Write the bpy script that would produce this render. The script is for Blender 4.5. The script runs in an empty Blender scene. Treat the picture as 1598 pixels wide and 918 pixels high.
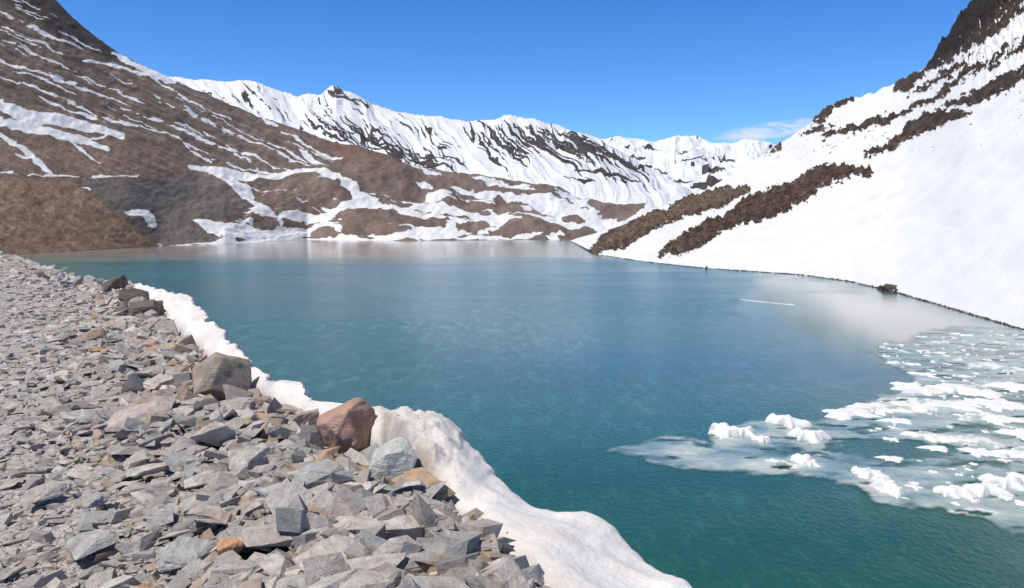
import bpy, bmesh, math, random
import numpy as np
from mathutils import Vector
rng=np.random.default_rng(7); random.seed(7)
F=1250.0; CX=799.0; CY=459.0; TH=math.atan(109/1250); H=6.0
cT,sT=math.cos(TH),math.sin(TH)
scene=bpy.context.scene
A=np.asarray
def PD(px,py,D):
    px,py,D=A(px,float),A(py,float),A(D,float)
    u=(px-CX)/F; v=(CY-py)/F; y=cT+v*sT; z=-sT+v*cT; s=D/y
    return np.stack([u*s,D+0*s,H+z*s],-1)
def PZ(px,py,z0):
    px,py=A(px,float),A(py,float)
    u=(px-CX)/F; v=(CY-py)/F; y=cT+v*sT; z=-sT+v*cT; s=(z0-H)/z
    return np.stack([u*s,y*s,z0+0*s],-1)
def proj(P):
    x,y,z=P[...,0],P[...,1],P[...,2]-H
    d=np.maximum(y*cT-z*sT,0.3); return CX+F*x/d, CY-F*(y*sT+z*cT)/d
def h2(ix,iy,seed):
    n=(ix.astype(np.int64)*374761393+iy.astype(np.int64)*668265263+seed*1442695041)&0xffffffff
    n=((n^(n>>13))*1274126177)&0xffffffff
    return ((n^(n>>16))&0xffff)/65535.0
def pn(x,y,seed=0):
    x=A(x,float);y=A(y,float)
    ix=np.floor(x);iy=np.floor(y);fx=x-ix;fy=y-iy
    def g(a,b):
        t=h2(ix+a,iy+b,seed)*2*np.pi
        return np.cos(t)*(fx-a)+np.sin(t)*(fy-b)
    u=fx**3*(fx*(fx*6-15)+10);v=fy**3*(fy*(fy*6-15)+10)
    a=g(0,0);b=g(1,0);c=g(0,1);d=g(1,1)
    return ((a+(b-a)*u)*(1-v)+(c+(d-c)*u)*v)*1.5
def fbm(x,y,o=5,seed=0,gain=.5):
    s=0;a=1
    for i in range(o):
        s=s+a*pn(A(x)*2**i,A(y)*2**i,seed+i*17);a*=gain
    return s
def ridged(x,y,o=5,seed=0):
    s=0;a=1
    for i in range(o):
        s=s+a*(1-2*np.abs(pn(A(x)*2**i,A(y)*2**i,seed+i*13)));a*=.5
    return s
def gs(v,n):
    n=int(n)
    if n<1: return v
    k=np.exp(-np.linspace(-2,2,2*n+1)**2);k/=k.sum()
    return np.convolve(np.pad(v,n,'reflect',reflect_type='odd'),k,'valid')
def strokes(px,py,L):
    best=np.full(px.shape,-60.0)
    for st in L:
        w=st[0];pts=st[1:]
        n=len(pts)-1
        for i in range(n):
            (x0,y0),(x1,y1)=pts[i],pts[i+1]
            dx,dy=x1-x0,y1-y0
            t=np.clip(((px-x0)*dx+(py-y0)*dy)/(dx*dx+dy*dy+1e-6),0,1)
            d=np.hypot(px-x0-t*dx,py-y0-t*dy)
            tt=(i+t)/n
            ww=w*(0.3+0.7*np.sin(np.pi*np.clip(tt,0.03,.97))**.5)
            np.maximum(best,ww-d,out=best)
    return best
def polysdf(px,py,poly):
    inside=np.zeros(px.shape,bool);d=np.full(px.shape,1e9);n=len(poly)
    for i in range(n):
        (x0,y0),(x1,y1)=poly[i],poly[(i+1)%n]
        dx,dy=x1-x0,y1-y0
        t=np.clip(((px-x0)*dx+(py-y0)*dy)/(dx*dx+dy*dy+1e-9),0,1)
        d=np.minimum(d,np.hypot(px-x0-t*dx,py-y0-t*dy))
        c=((y0>py)!=(y1>py))&(px<(x1-x0)*(py-y0)/(y1-y0+1e-12)+x0)
        inside^=c
    return np.where(inside,d,-d)
def sst(a,b,x):
    t=np.clip((x-a)/(b-a),0,1);return t*t*(3-2*t)
# ---------- mesh helpers
def mesh_from(name,V,Fc,attrs={},smooth=True,mat=None):
    V=A(V,float).reshape(-1,3);Fc=A(Fc,int);k=Fc.shape[1]
    me=bpy.data.meshes.new(name)
    me.vertices.add(len(V));me.vertices.foreach_set('co',V.ravel())
    me.loops.add(Fc.size);me.loops.foreach_set('vertex_index',Fc.ravel().astype(np.int32))
    me.polygons.add(len(Fc));me.polygons.foreach_set('loop_start',(np.arange(len(Fc))*k).astype(np.int32))
    me.update(calc_edges=True)
    me.polygons.foreach_set('use_smooth',np.full(len(Fc),smooth))
    for an,av in attrs.items():
        av=A(av,float)
        if av.size==len(V):
            at=me.attributes.new(an,'FLOAT','POINT');at.data.foreach_set('value',av.ravel())
        else:
            at=me.attributes.new(an,'FLOAT_COLOR','POINT');at.data.foreach_set('color',av.reshape(-1,4).ravel())
    me.validate();me.update()
    if mat: me.materials.append(mat)
    return me
def gridfaces(nx,ny,keep=None):
    i,j=np.meshgrid(np.arange(nx-1),np.arange(ny-1),indexing='ij')
    a=(i*ny+j).ravel();f=np.stack([a,a+ny,a+ny+1,a+1],-1)
    return f if keep is None else f[keep.ravel()]
def addobj(name,me,kind=None,label=None,cat=None,group=None):
    o=bpy.data.objects.new(name,me);scene.collection.objects.link(o)
    if kind:o['kind']=kind
    if label:o['label']=label
    if cat:o['category']=cat
    if group:o['group']=group
    return o
def rgba(c,n):
    return np.concatenate([np.broadcast_to(A(c,float),(n,3)),np.ones((n,1))],1)
# ---------- node helpers
class NT:
    def __init__(s,nt): s.nt=nt; nt.nodes.clear()
    def n(s,t,**k):
        nd=s.nt.nodes.new(t)
        for a,b in k.items():
            if a=='ins':
                for i,v in b.items():
                    if isinstance(v,bpy.types.NodeSocket): s.nt.links.new(v,nd.inputs[i])
                    else: nd.inputs[i].default_value=v
            else: setattr(nd,a,b)
        return nd
    def math(s,op,a,b=0.0,c=0.0,clamp=False):
        return s.n('ShaderNodeMath',operation=op,use_clamp=clamp,ins={0:a,1:b,2:c}).outputs[0]
    def noise(s,vec,scale,detail=4,rough=.5,dist=0.0):
        return s.n('ShaderNodeTexNoise',ins={'Vector':vec,'Scale':scale,'Detail':detail,'Roughness':rough,'Distortion':dist}).outputs['Fac']
    def mix(s,f,a,b,bt='MIX'):
        nd=s.n('ShaderNodeMix',data_type='RGBA',blend_type=bt)
        for i,v in ((0,f),(6,a),(7,b)):
            if isinstance(v,bpy.types.NodeSocket): s.nt.links.new(v,nd.inputs[i])
            else: nd.inputs[i].default_value=v if i==0 else (tuple(v)+(1,))[:4]
        return nd.outputs[2]
    def map(s,v,a,b,c=0.0,d=1.0,smooth=False):
        return s.n('ShaderNodeMapRange',interpolation_type='SMOOTHSTEP' if smooth else 'LINEAR',ins={0:v,1:a,2:b,3:c,4:d}).outputs[0]
    def attr(s,name,o='Fac'): return s.n('ShaderNodeAttribute',attribute_name=name).outputs[o]
    def pos(s,sc=(1,1,1),rot=(0,0,0)):
        g=s.n('ShaderNodeNewGeometry').outputs['Position']
        return s.n('ShaderNodeMapping',ins={0:g,2:rot,3:sc}).outputs[0]
    def bump(s,h,st,dist): return s.n('ShaderNodeBump',ins={'Strength':st,'Distance':dist,'Height':h}).outputs[0]
    def out(s,**k):
        p=s.n('ShaderNodeBsdfPrincipled')
        for a,v in k.items():
            a=a.replace('_',' ')
            if isinstance(v,bpy.types.NodeSocket): s.nt.links.new(v,p.inputs[a])
            else: p.inputs[a].default_value=v
        o=s.n('ShaderNodeOutputMaterial');s.nt.links.new(p.outputs[0],o.inputs[0]);return p,o
def newmat(name):
    m=bpy.data.materials.new(name);m.use_nodes=True;return m,NT(m.node_tree)
def terrain_mat(name,fs,snowc=(.78,.79,.82),edge=.25,bumpd=None,sbump=.12,fine=2.2,hi=1.55,crack=False):
    m,t=newmat(name);p=t.pos()
    n1=t.noise(p,fs,6,.7);n2=t.noise(p,fs*.18,5,.6);n3=t.noise(p,fs*3.5,3,.65)
    s=t.attr('snow')
    s=t.math('ADD',s,t.math('MULTIPLY',t.math('SUBTRACT',n1,.5),edge*4))
    s=t.math('ADD',s,t.math('MULTIPLY',t.math('SUBTRACT',n3,.5),edge*fine))
    if crack:
        vo=t.n('ShaderNodeTexVoronoi',feature='F1',ins={'Vector':p,'Scale':fs*.9});vc=t.n('ShaderNodeSeparateColor',ins={0:vo.outputs['Color']}).outputs[0]
        s=t.math('ADD',s,t.math('MULTIPLY',t.math('SUBTRACT',vc,.5),edge*.9))
    k=t.map(s,-.05,.06,0,1,True)
    soil=t.attr('soil','Color')
    v=t.map(t.math('ADD',t.math('MULTIPLY',n1,.5),t.math('MULTIPLY',n3,.5)),.36,.64,.4,hi)
    v=t.math('MULTIPLY',v,t.map(n2,.3,.7,.82,1.2))
    if crack: v=t.math('MULTIPLY',v,t.map(vc,0,1,.5,1.5))
    soil=t.mix(1.0,soil,t.n('ShaderNodeCombineColor',ins={0:v,1:v,2:v}).outputs[0],'MULTIPLY')
    sn=t.mix(t.map(n2,.35,.7),snowc,tuple(c*.88 for c in snowc))
    sn=t.mix(t.map(n3,.4,.7,0,.5),sn,tuple(c*.9 for c in snowc))
    c=t.mix(k,soil,sn)
    hg=t.math('ADD',n1,t.math('MULTIPLY',n3,.5))
    if crack: hg=t.math('ADD',hg,t.math('MULTIPLY',t.math('MULTIPLY',vc,.7),t.map(k,0,1,1,.1)))
    hgt=t.math('MULTIPLY',hg,t.map(k,0,1,1.0,sbump))
    b=t.bump(hgt,1.0,(bumpd or .5/fs))
    t.out(Base_Color=c,Roughness=t.map(k,0,1,.95,.7),Normal=b,Specular_IOR_Level=.15)
    return m
def loft(rows,px,segs):
    out=[]
    for k,n in enumerate(segs):
        t=np.linspace(0,1,n,endpoint=(k==len(segs)-1))[None,:,None]
        out.append(rows[k][:,None,:]*(1-t)+rows[k+1][:,None,:]*t)
    return np.concatenate(out,1)
def row(px,q,smooth_y=0,smooth_d=40):
    q=A(q,float);py=gs(np.interp(px,q[:,0],q[:,1]),smooth_y)
    if q.shape[1]>2: return PD(px,py,gs(np.interp(px,q[:,0],q[:,2]),smooth_d))
    return PZ(px,py,0.0)

# =====================================================  LEFT HILL + VALLEY
def build_left():
    nx=1200;px=np.linspace(-420,1300,nx)
    shore=[(-420,432),(0,399),(140,391),(250,384),(350,381),(480,374),(620,376),(760,375),(880,374),(960,373),(1300,372)]
    bench=[(-420,245,170),(0,270,198),(215,276,245),(300,290,290),(400,300,330),(500,292,380),(600,310,400),(700,325,430),(800,335,450),(960,345,520),(1300,345,600)]
    ridge=[(-420,-360,430),(0,-75,450),(85,0,450),(130,42,465),(180,80,480),(230,106,500),(280,128,520),(340,155,560),(400,180,600),(460,200,620),(520,222,650),(560,228,660),(600,240,680),(640,262,700),(700,268,750),(760,274,800),(860,292,850),(910,312,850),(960,322,850),(1050,318,900),(1300,310,900)]
    sh=row(px,shore,3)
    und=sh.copy();und[:,1]-=12;und[:,2]=-3
    be=row(px,bench,45,60);ri=row(px,ridge,3,40)
    bk=ri.copy();bk[:,1]+=260;bk[:,0]*=1.2;bk[:,2]*=.35
    P=loft([und,sh,be,ri,bk],px,[5,140,260,14]);J=405
    ny=P.shape[1]
    X,Y=proj(P)
    j=np.arange(ny)[None,:]
    w_in=np.clip((j-5)/12,0,1)*np.clip((J-j)/25,0,1)*np.ones((nx,1))
    D=P[...,1]
    mor=sst(250,390,X)*sst(232,275,Y)
    bump=fbm(X/75,Y/34,4,31)*7*mor+fbm(X/30,Y/16,3,77)*2.0+fbm(X/12,Y/7,4,78)*.8
    a=(X*.92+Y*.39);b=(-X*.39+Y*.92)
    bump+=(1-mor)*(ridged(a/160,b/26,4,9)-1)*1.6
    for (cx,cy,rx,ry,h) in [(545,275,70,22,9),(830,356,45,12,10),(480,312,55,14,7),(590,340,50,14,6),(960,325,50,16,8),(500,366,30,7,4),(740,352,40,7,4),(330,340,60,30,3),(640,275,60,12,7),(850,300,50,14,7),(690,310,40,10,6),(430,345,30,8,5)]:
        bump+=h*np.exp(-((X-cx)/rx)**2-((Y-cy)/ry)**2)
    emb=polysdf(X,Y,[(-500,282),(0,277),(110,279),(180,325),(255,390),(-500,470)])
    scr=polysdf(X,Y,[(110,280),(330,272),(398,325),(330,345),(300,345),(340,377),(255,384)])
    bump+=sst(0,10,emb)*(fbm((X+.3*Y)/22,(Y-.3*X)/70,3,19))*.9
    P[...,2]+=bump*w_in*D/F
    P[...,2]+=fbm(X/26,Y*0+3,4,5)*2.4*D/F*np.exp(-((j-J)/16.)**2)
    Xw=X+fbm(X/40,Y/30,3,101)*4+fbm(X/7,Y/5,3,103)*1.2;Yw=Y+fbm(X/60,Y/22,3,102)*3+fbm(X/8,Y/6,3,104)*.9
    L=[(2.8,(0,18),(60,48),(130,75)),(3,(130,95),(200,108),(270,130)),(5,(175,82),(230,110),(285,130)),(2.6,(-60,70),(0,95),(60,112),(130,140),(200,160)),
     (2.4,(0,122),(50,135),(110,158),(150,182)),(10,(-60,150),(0,163),(40,182),(100,188),(190,212)),(8,(-50,165),(0,190),(60,203),(110,215),(165,230)),
     (5,(0,212),(40,232),(62,255),(80,272)),(3,(20,238),(60,250)),(2,(100,215),(130,238),(155,256)),(3,(160,183),(212,197)),
     (2.6,(190,168),(260,193),(330,222),(400,247),(470,272)),(2,(280,165),(350,200),(420,233),(500,262)),(3,(395,180),(440,197)),
     (3,(440,205),(500,240),(540,252)),(4,(468,235),(512,264)),(7,(295,258),(340,268),(400,278),(470,270),(540,285)),(11,(330,270),(380,298),(400,328),(440,345)),
     (1.6,(60,273),(215,275)),(1.6,(-100,265),(0,269),(60,271)),(9,(195,328),(225,333),(238,352)),(2,(128,290),(155,300)),(4,(250,381),(400,377),(640,371),(950,369)),
     (13,(305,345),(340,362),(400,362),(530,360)),(9,(400,312),(470,300),(520,285),(548,290),(555,308),(600,322),(680,342),(760,360)),
     (9,(440,338),(500,340),(560,318),(640,320),(720,333),(790,345)),(5,(600,296),(680,313),(740,325)),(13,(820,310),(880,330),(920,348),(960,357)),
     (9,(640,368),(700,362),(760,347),(850,343),(960,360)),(5,(650,288),(675,296)),(5,(700,300),(760,305),(820,312)),(6,(760,285),(840,300)),(4,(730,275),(790,283)),(4,(850,300),(900,318)),(4,(600,262),(640,270),(690,276)),
     (1.8,(230,118),(300,160),(360,190)),(1.6,(0,40),(70,70),(110,95)),(2,(300,235),(330,255)),(1.5,(60,200),(140,215),(190,212)),(2,(350,225),(400,262)),(2.2,(60,150),(120,175),(165,190)),
     (1.6,(20,110),(80,130),(120,150)),(1.5,(210,195),(270,212),(310,240)),(1.5,(120,120),(180,140),(240,168)),(1.4,(0,60),(60,85),(120,112)),(1.5,(240,150),(300,178),(350,205)),(1.6,(370,200),(430,228),(480,250)),(2,(330,250),(380,262),(430,268)),(3,(560,268),(600,272),(610,280))]
    r_=np.random.default_rng(12)
    for i in range(36):
        x0=r_.uniform(-40,470);y0=np.interp(x0,[0,85,180,280,400,520],[-40,15,90,140,190,228])+r_.uniform(8,110)
        if y0>250: continue
        Ln=r_.uniform(24,90);sl=r_.uniform(.36,.48)
        L.append((r_.uniform(.6,1.3),(x0,y0),(x0+Ln*.5,y0+Ln*.5*sl+r_.uniform(-2,2)),(x0+Ln,y0+Ln*sl)))
    s=strokes(Xw,Yw,L)
    brk=np.clip(fbm(X/30,Y/14,3,108)-.15,0,1)*4.0
    s=s-brk
    st=ridged(a/170+fbm(X/60,Y/60,3,8),(b+fbm(X/50,Y/50,3,18)*4)/7,3,44)-1.50
    stz=(1-mor)*sst(290,250,Y)*sst(-.1,.3,fbm(X/90,Y/60,3,55))
    s=np.maximum(s,np.where(stz>.3,st*7*stz-.5,-10))
    mz=fbm(X/60,(Y-.15*X)/11,5,66,.55)*9-3.8
    s=np.maximum(s,mz*mor*sst(260,320,Y)-(1-mor*sst(255,300,Y))*20)
    val=sst(800,970,X)*sst(278,300,Y)
    s=np.where(val>0,np.maximum(s,val*16-9+fbm(X/50,Y/12,4,67)*8),s)
    R=[(9,(400,313),(450,308)),(13,(440,310),(490,300),(525,300)),(7,(485,367),(520,363)),(11,(550,335),(590,338),(630,346)),(12,(785,363),(828,352),(868,362)),
       (7,(715,357),(760,352)),(16,(520,262),(560,280),(610,292),(660,305)),(17,(925,322),(965,328),(1000,322)),(12,(540,250),(600,262),(660,282)),(6,(655,350),(700,345)),(7,(880,368),(930,360)),(6,(400,350),(430,348)),(5,(600,360),(640,362)),(6,(690,318),(760,330)),(5,(590,312),(640,320)),(7,(715,290),(760,296)),(7,(830,296),(870,304)),(6,(770,312),(800,318)),(5,(880,340),(910,346)),(4,(800,338),(840,342)),(4,(900,300),(940,306)),(4,(1000,300),(1040,298)),(4,(1010,345),(1060,340))]
    rk=strokes(X+fbm(X/20,Y/12,4,5)*6,Y+fbm(X/20,Y/12,4,6)*4,R)
    s=np.where(rk>-3,np.minimum(s,-rk),s)
    keep=strokes(Xw,Yw,[(9,(195,328),(225,333),(238,352)),(2,(128,290),(155,300))])
    bare=np.maximum(emb,scr)
    s=np.where((bare>0)&(keep<-2),np.minimum(s,-bare),s)
    N=nx*ny
    n=fbm(X/60,Y/40,4,12)[...,None];n2=fbm(X/14,Y/9,4,13)[...,None]
    base=A([.195,.145,.118])+n*A([.03,.022,.018])
    dark=A([.095,.074,.064]);red=A([.20,.110,.080]);tan=A([.29,.20,.145]);grey=A([.165,.152,.143])
    def mixc(c,d,k): k=np.clip(k,0,1)[...,None];return c*(1-k)+d*k
    base=mixc(base,dark,sst(.2,.7,n2[...,0])*.35)
    streak=fbm(a/90,b/3.6,5,91,.65)
    base=base*(1+.42*np.clip(streak,-1,1)*(1-mor))[...,None]
    base=mixc(base,red,sst(-14,14,strokes(X,Y,[(20,(500,225),(560,240),(620,262))]))*.6)
    base=mixc(base,dark*.85,sst(-12,8,strokes(X,Y,[(24,(-100,-90),(60,10),(150,60),(182,82))])))
    base=mixc(base,A([.22,.148,.105]),sst(-2,5,emb))
    base=mixc(base,tan,sst(0,8,emb)*(sst(-.3,.5,fbm((X+.7*Y)/40,(Y-.7*X)/10,5,21,.6))))
    base=mixc(base,grey,sst(-6,10,scr+fbm(X/20,Y/20,3,3)*4)*.9)
    base=mixc(base,A([.27,.195,.155]),sst(270,240,Y)*sst(200,235,Y)*sst(330,60,X)*.7)
    base=mixc(base,A([.26,.205,.17]),mor*sst(-.1,.5,n[...,0])*.6)
    col=np.concatenate([base.reshape(-1,3),np.ones((N,1))],1)
    m=terrain_mat('hill_soil_and_snow',1.6,snowc=(.74,.75,.78),edge=.12,bumpd=.45,hi=1.6)
    me=mesh_from('hillside',P,gridfaces(nx,ny),{'snow':np.clip(s/4,-2,2).ravel(),'soil':col},True,m)
    addobj('hillside',me,'structure','brown scree hillside streaked with melting snow above the lake','hillside')
build_left()

# =====================================================  RIGHT SLOPE
def build_right():
    px=np.arange(925,2600,1.15);nx=len(px)
    shore=[(925,396),(1000,408),(1100,419),(1250,429),(1330,440),(1400,457),(1500,486),(1598,515),(1700,548),(2000,650),(2600,860)]
    ridge=[(925,393,165),(945,374,180),(980,350,200),(1050,316,240),(1100,298,270),(1160,262,330),(1200,235,380),(1260,197,400),(1290,166,400),(1330,153,390),(1370,143,380),(1410,123,360),(1440,108,340),(1455,92,335),(1470,66,330),(1485,48,325),(1500,20,320),(1520,2,320),(1600,-70,300),(2000,-350,250),(2600,-700,200)]
    sh=row(px,shore,12)
    und=sh.copy();und[:,0]-=3;und[:,1]-=3;und[:,2]=-2.5
    q=A(ridge,float);rp=gs(np.interp(px,q[:,0],q[:,1]),3);rp2=gs(np.interp(px,q[:,0],q[:,1]),70);k=sst(925,1060,px);rp2=rp2*k+rp*(1-k)
    Dd=gs(np.interp(px,q[:,0],q[:,2]),70);Dd=Dd*k+np.interp(px,q[:,0],q[:,2])*(1-k)
    ri=PD(px,rp2,Dd);bk=ri.copy();bk[:,1]+=120;bk[:,0]*=1.25;bk[:,2]*=.5
    P=loft([und,sh,ri,bk],px,[4,360,12]);ny=P.shape[1];J=364
    j=np.arange(ny)[None,:]
    P[...,2]+=((rp2-rp)[:,None])*P[...,1]/F*sst(235,J,j)
    X,Y=proj(P);D=P[...,1]
    crag=sst(1430,1470,X)*sst(150,60,Y)
    w=np.clip((j-4)/6,0,1)*np.clip((J+2-j)/20,0,1)*sst(920,960,X);w=np.maximum(w,crag*np.clip((J+8-j)/10,0,1)*.8)
    P[...,2]+=fbm(X/18,X*0+1,4,15)*(1+6*sst(1260,1450,X))*D/F*np.exp(-((j-J)/22.)**2)*sst(925,990,X)
    Xw=X+fbm(X/30,Y/24,3,201)*9+fbm(X/9,Y/5,4,203,.6)*4;Yw=Y+fbm(X/30+5,Y/20,3,202)*6+fbm(X/9,Y/5,4,204,.6)*4
    K=[(19,(930,392),(960,372),(1000,352),(1050,335)),(16,(1000,352),(1060,330),(1110,312),(1165,298)),
       (16,(1035,394),(1075,378),(1110,358),(1160,335)),(21,(1110,358),(1170,330),(1230,305),(1290,280)),(14,(1240,295),(1290,272),(1355,270)),
       (9,(1352,243),(1400,222),(1450,198),(1515,176)),(13,(1400,218),(1440,190),(1500,182)),(13,(1478,168),(1540,147),(1600,112),(1660,80)),
       (7,(1285,218),(1350,196),(1410,176)),(7,(1410,176),(1460,155),(1500,118),(1560,95),(1620,70)),(6,(1250,212),(1300,200)),
       (36,(1455,95),(1490,60),(1520,20),(1560,-10),(1640,-60)),(13,(1395,140),(1440,115)),(12,(1275,190),(1300,170)),(8,(1300,165),(1335,152)),
       (9,(1470,95),(1520,68),(1580,25),(1620,0)),(5,(1420,150),(1470,120),(1530,85)),(5,(1200,240),(1225,222)),(6,(1520,120),(1560,85),(1600,60))]
    r=strokes(Xw,Yw,K)
    r=np.maximum(r,np.where(Y<250,(ridged((X*.85-Y*.5)/70,(X*.5+Y*.85)/12,3,301)-1.42)*10*sst(-.2,.3,fbm(X/70,Y/50,3,302))-.5+0*X,-20))
    r=r-np.abs(fbm(X/9,Y/6,4,303))*5*sst(15,2,r)
    led=ridged((X*.8-Y*.6)/40,(X*.6+Y*.8)/13,4,321)-1.28
    r=r-np.clip(led,0,1)*(60*crag+6)
    hs=strokes(X,Y,[(3.5,(1175,298),(1130,325),(1080,350),(1050,372)),(2,(1500,40),(1540,60))])
    r=np.where(hs>-2,np.minimum(r,-hs*1.5+r*.2),r)
    rm=sst(-2,5,r)
    bump=rm*(2.0+ridged(X/12,Y/8,5,210)*3.0+fbm(X/4,Y/3,3,211)*2.0)+(1-rm)*(fbm(X/110,Y/60,3,212)*3.5)
    bump+=crag*(ridged(X/14,Y/30,4,230)*7-6)
    bump+=(1-rm)*fbm((X*.82+Y*.57)/11,(X*.57-Y*.82)/200+(X+Y)/700,4,213)*.5
    P[...,2]+=bump*w*D/F
    N=nx*ny
    n=fbm(X/12,Y/8,4,12)[...,None]
    br=A([.095,.066,.05])+n*A([.05,.036,.027]);lb=A([.18,.135,.10])
    k=(sst(-6,10,strokes(X,Y,[(14,(925,392),(1000,352),(1110,312),(1165,298))]))*.7)[...,None]
    br=br*(1-k)+lb*k
    k=sst(230,180,Y)[...,None]*.6;br=br*(1-k)+A([.060,.050,.045])*k
    k=sst(-5,15,strokes(X,Y,[(36,(1455,95),(1480,60),(1510,20),(1550,-10),(1620,-60))]))[...,None];br=br*(1-k)+A([.034,.029,.029])*k
    col=np.concatenate([np.clip(br,.01,1).reshape(-1,3),np.ones((N,1))],1)
    m=terrain_mat('snow_slope',1.2,snowc=(.75,.75,.76),edge=.24,sbump=.14,fine=2.2,hi=1.7,bumpd=.6,crack=True)
    me=mesh_from('snow_slope',P,gridfaces(nx,ny),{'snow':np.clip(-r/5,-2,2).ravel(),'soil':col},True,m)
    addobj('snow_slope',me,'structure','steep smooth white snow slope with dark rock bands','slope')
    return sh
shoreR=build_right()

# =====================================================  FAR MOUNTAINS
def build_far(name,ridge,base,Dr,Db,px,masks,seed,label,ampl):
    R1=row(px,[(a,b,Db) for a,b in base]);R2=row(px,[(a,b,Dr) for a,b in ridge],1)
    R3=R2.copy();R3[:,1]+=Dr*.3;R3[:,2]*=.4
    P=loft([R1,R2,R3],px,[270,10]);nx,ny=P.shape[:2]
    X,Y=proj(P);D=P[...,1]
    j=np.arange(ny)[None,:];w=np.clip((272-j)/30,0,1)*np.clip(j/8,0,1)
    s,relief=masks(X,Y)
    P[...,2]+=relief*w*D/F*ampl+(fbm(X/24,X*0,4,seed)*2.0+np.abs(fbm(X/9,X*0+2,3,seed+3))*1.6)*D/F*np.exp(-((j-270)/4.)**2)
    N=nx*ny
    n=fbm(X/10,Y/8,3,5)[...,None]
    col=np.concatenate([np.clip(A([.080,.070,.070])+n*.02,.01,1).reshape(-1,3),np.ones((N,1))],1)
    m=terrain_mat(name+'_material',.16*1500/Dr*1.3,snowc=(.74,.76,.80),edge=.17,bumpd=5,fine=3)
    me=mesh_from(name,P,gridfaces(nx,ny),{'snow':np.clip(s,-2,2).ravel(),'soil':col},True,m)
    addobj(name,me,'structure',label,'mountain')
def mask1(X,Y):
    wx=X+fbm(X/60,Y/60,3,61)*14;wy=Y+fbm(X/60,Y/60,3,60)*8
    a=(wx*.66+wy*.75);b=(wx*.75-wy*.66)
    big=ridged(b/50,a/220,2,63);rib=ridged(b/11,a/90,4,62)
    relief=(big-1)*5+(rib-1)*1.9+fbm(X/90,Y/40,2,70)*4
    reg=np.maximum(strokes(X,Y,[(19,(740,205),(790,215),(850,225),(930,248),(1010,282))]),strokes(X,Y,[(14,(480,185),(560,210),(640,245),(720,268)),(9,(370,140),(400,170)),(9,(510,150),(570,165)),(9,(630,195),(690,222))]))
    k=sst(-24,6,reg)
    s=.80-(rib-1.0)*1.4*k-(rib-1.36).clip(0)*1.7-sst(.2,.7,fbm(X/8,Y/10,3,64))*.35-k*.40
    R=[]
    r_=np.random.default_rng(3)
    for i in range(26):
        u=i/25;x0=742+u*190+r_.uniform(-3,3);y0=np.interp(x0,[740,795,870,940],[203,184,196,222])+r_.uniform(1,8)
        Ln=r_.uniform(44,88)*(1-.25*u);dxx=.60+.6*u
        R.append((r_.uniform(1.4,3.2),(x0,y0),(x0+Ln*dxx*.5,y0+Ln*.42),(x0+Ln*dxx*1.15,y0+Ln*.78)))
    for i in range(30):
        u=i/29;x0=485+u*200+r_.uniform(-6,6);y0=184+u*60+r_.uniform(-16,12);Ln=r_.uniform(20,50)
        R.append((r_.uniform(.9,2.4),(x0,y0),(x0+Ln*.45,y0+Ln*.38),(x0+Ln,y0+Ln*.62)))
    for i in range(44):
        x0=r_.uniform(300,980);y0=np.interp(x0,[300,520,580,700,800,960],[132,146,165,188,190,230])+r_.uniform(3,50);Ln=r_.uniform(7,26)
        R.append((r_.uniform(.6,1.5),(x0,y0),(x0+Ln*.7,y0+Ln*.6)))
    R+=[(3,(380,138),(393,165)),(2.4,(525,143),(560,163)),(2.5,(560,222),(660,250),(730,275),(800,290)),(3,(900,262),(960,272),(1000,285)),(2,(880,278),(930,284))]
    r=strokes(X+fbm(X/22,Y/22,3,1)*5+fbm(X/5,Y/5,2,4)*1.5,Y+fbm(X/22,Y/22,3,2)*5,R)
    s=np.minimum(s,np.where(r>-4,-r/3+.1,2))
    return s,relief
def mask2(X,Y):
    rib=ridged((X*.8-Y*.5+fbm(X/40,Y/40,3,71)*12)/22,(X*.5+Y*.8)/60,4,72)
    rel=(rib-1)*4+fbm(X/50,Y/25,3,73)*7
    s=.90-(rib-1.2)*1.1-sst(.15,.8,fbm(X/12,Y/8,4,74))*.9
    r=strokes(X+fbm(X/12,Y/12,3,1)*6,Y+fbm(X/12,Y/12,3,2)*4,[(6,(1100,268),(1130,262)),(8,(1085,290),(1110,282),(1135,290)),(2.5,(985,262),(1040,270)),(2.5,(1040,285),(1080,280)),(1.8,(960,240),(1010,250)),(1.8,(1050,235),(1080,240)),(2,(1120,240),(1150,250)),(1.5,(1000,228),(1030,236)),(2,(1060,255),(1095,250))])
    s=np.minimum(s,np.where(r>-4,-r/4+.1,2))
    return s,rel
build_far('snow_mountain',[(-100,120),(200,112),(275,122),(330,125),(352,129),(375,125),(400,128),(430,140),(465,151),(480,146),(500,148),(512,138),(524,134),(535,140),(548,144),(580,162),(620,175),(650,180),(680,182),(730,190),(770,188),(782,183),(795,179),(808,184),(830,185),(870,196),(885,202),(905,207),(940,220),(970,237),(1000,255),(1040,278),(1090,300),(1300,320)],
   [(-100,330),(1300,335)],2600,900,np.linspace(-100,1300,1200),mask1,41,'white snowy ridge with dark rocky ribs under blue sky',1.0)
build_far('distant_mountain',[(600,250),(800,230),(900,216),(940,217),(965,213),(990,217),(1020,222),(1040,216),(1060,212),(1085,213),(1110,222),(1140,224),(1165,218),(1180,219),(1200,223),(1250,235),(1500,240)],
   [(600,330),(1500,330)],4600,2000,np.linspace(600,1500,700),mask2,43,'distant range almost wholly covered in snow',1.0)

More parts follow.
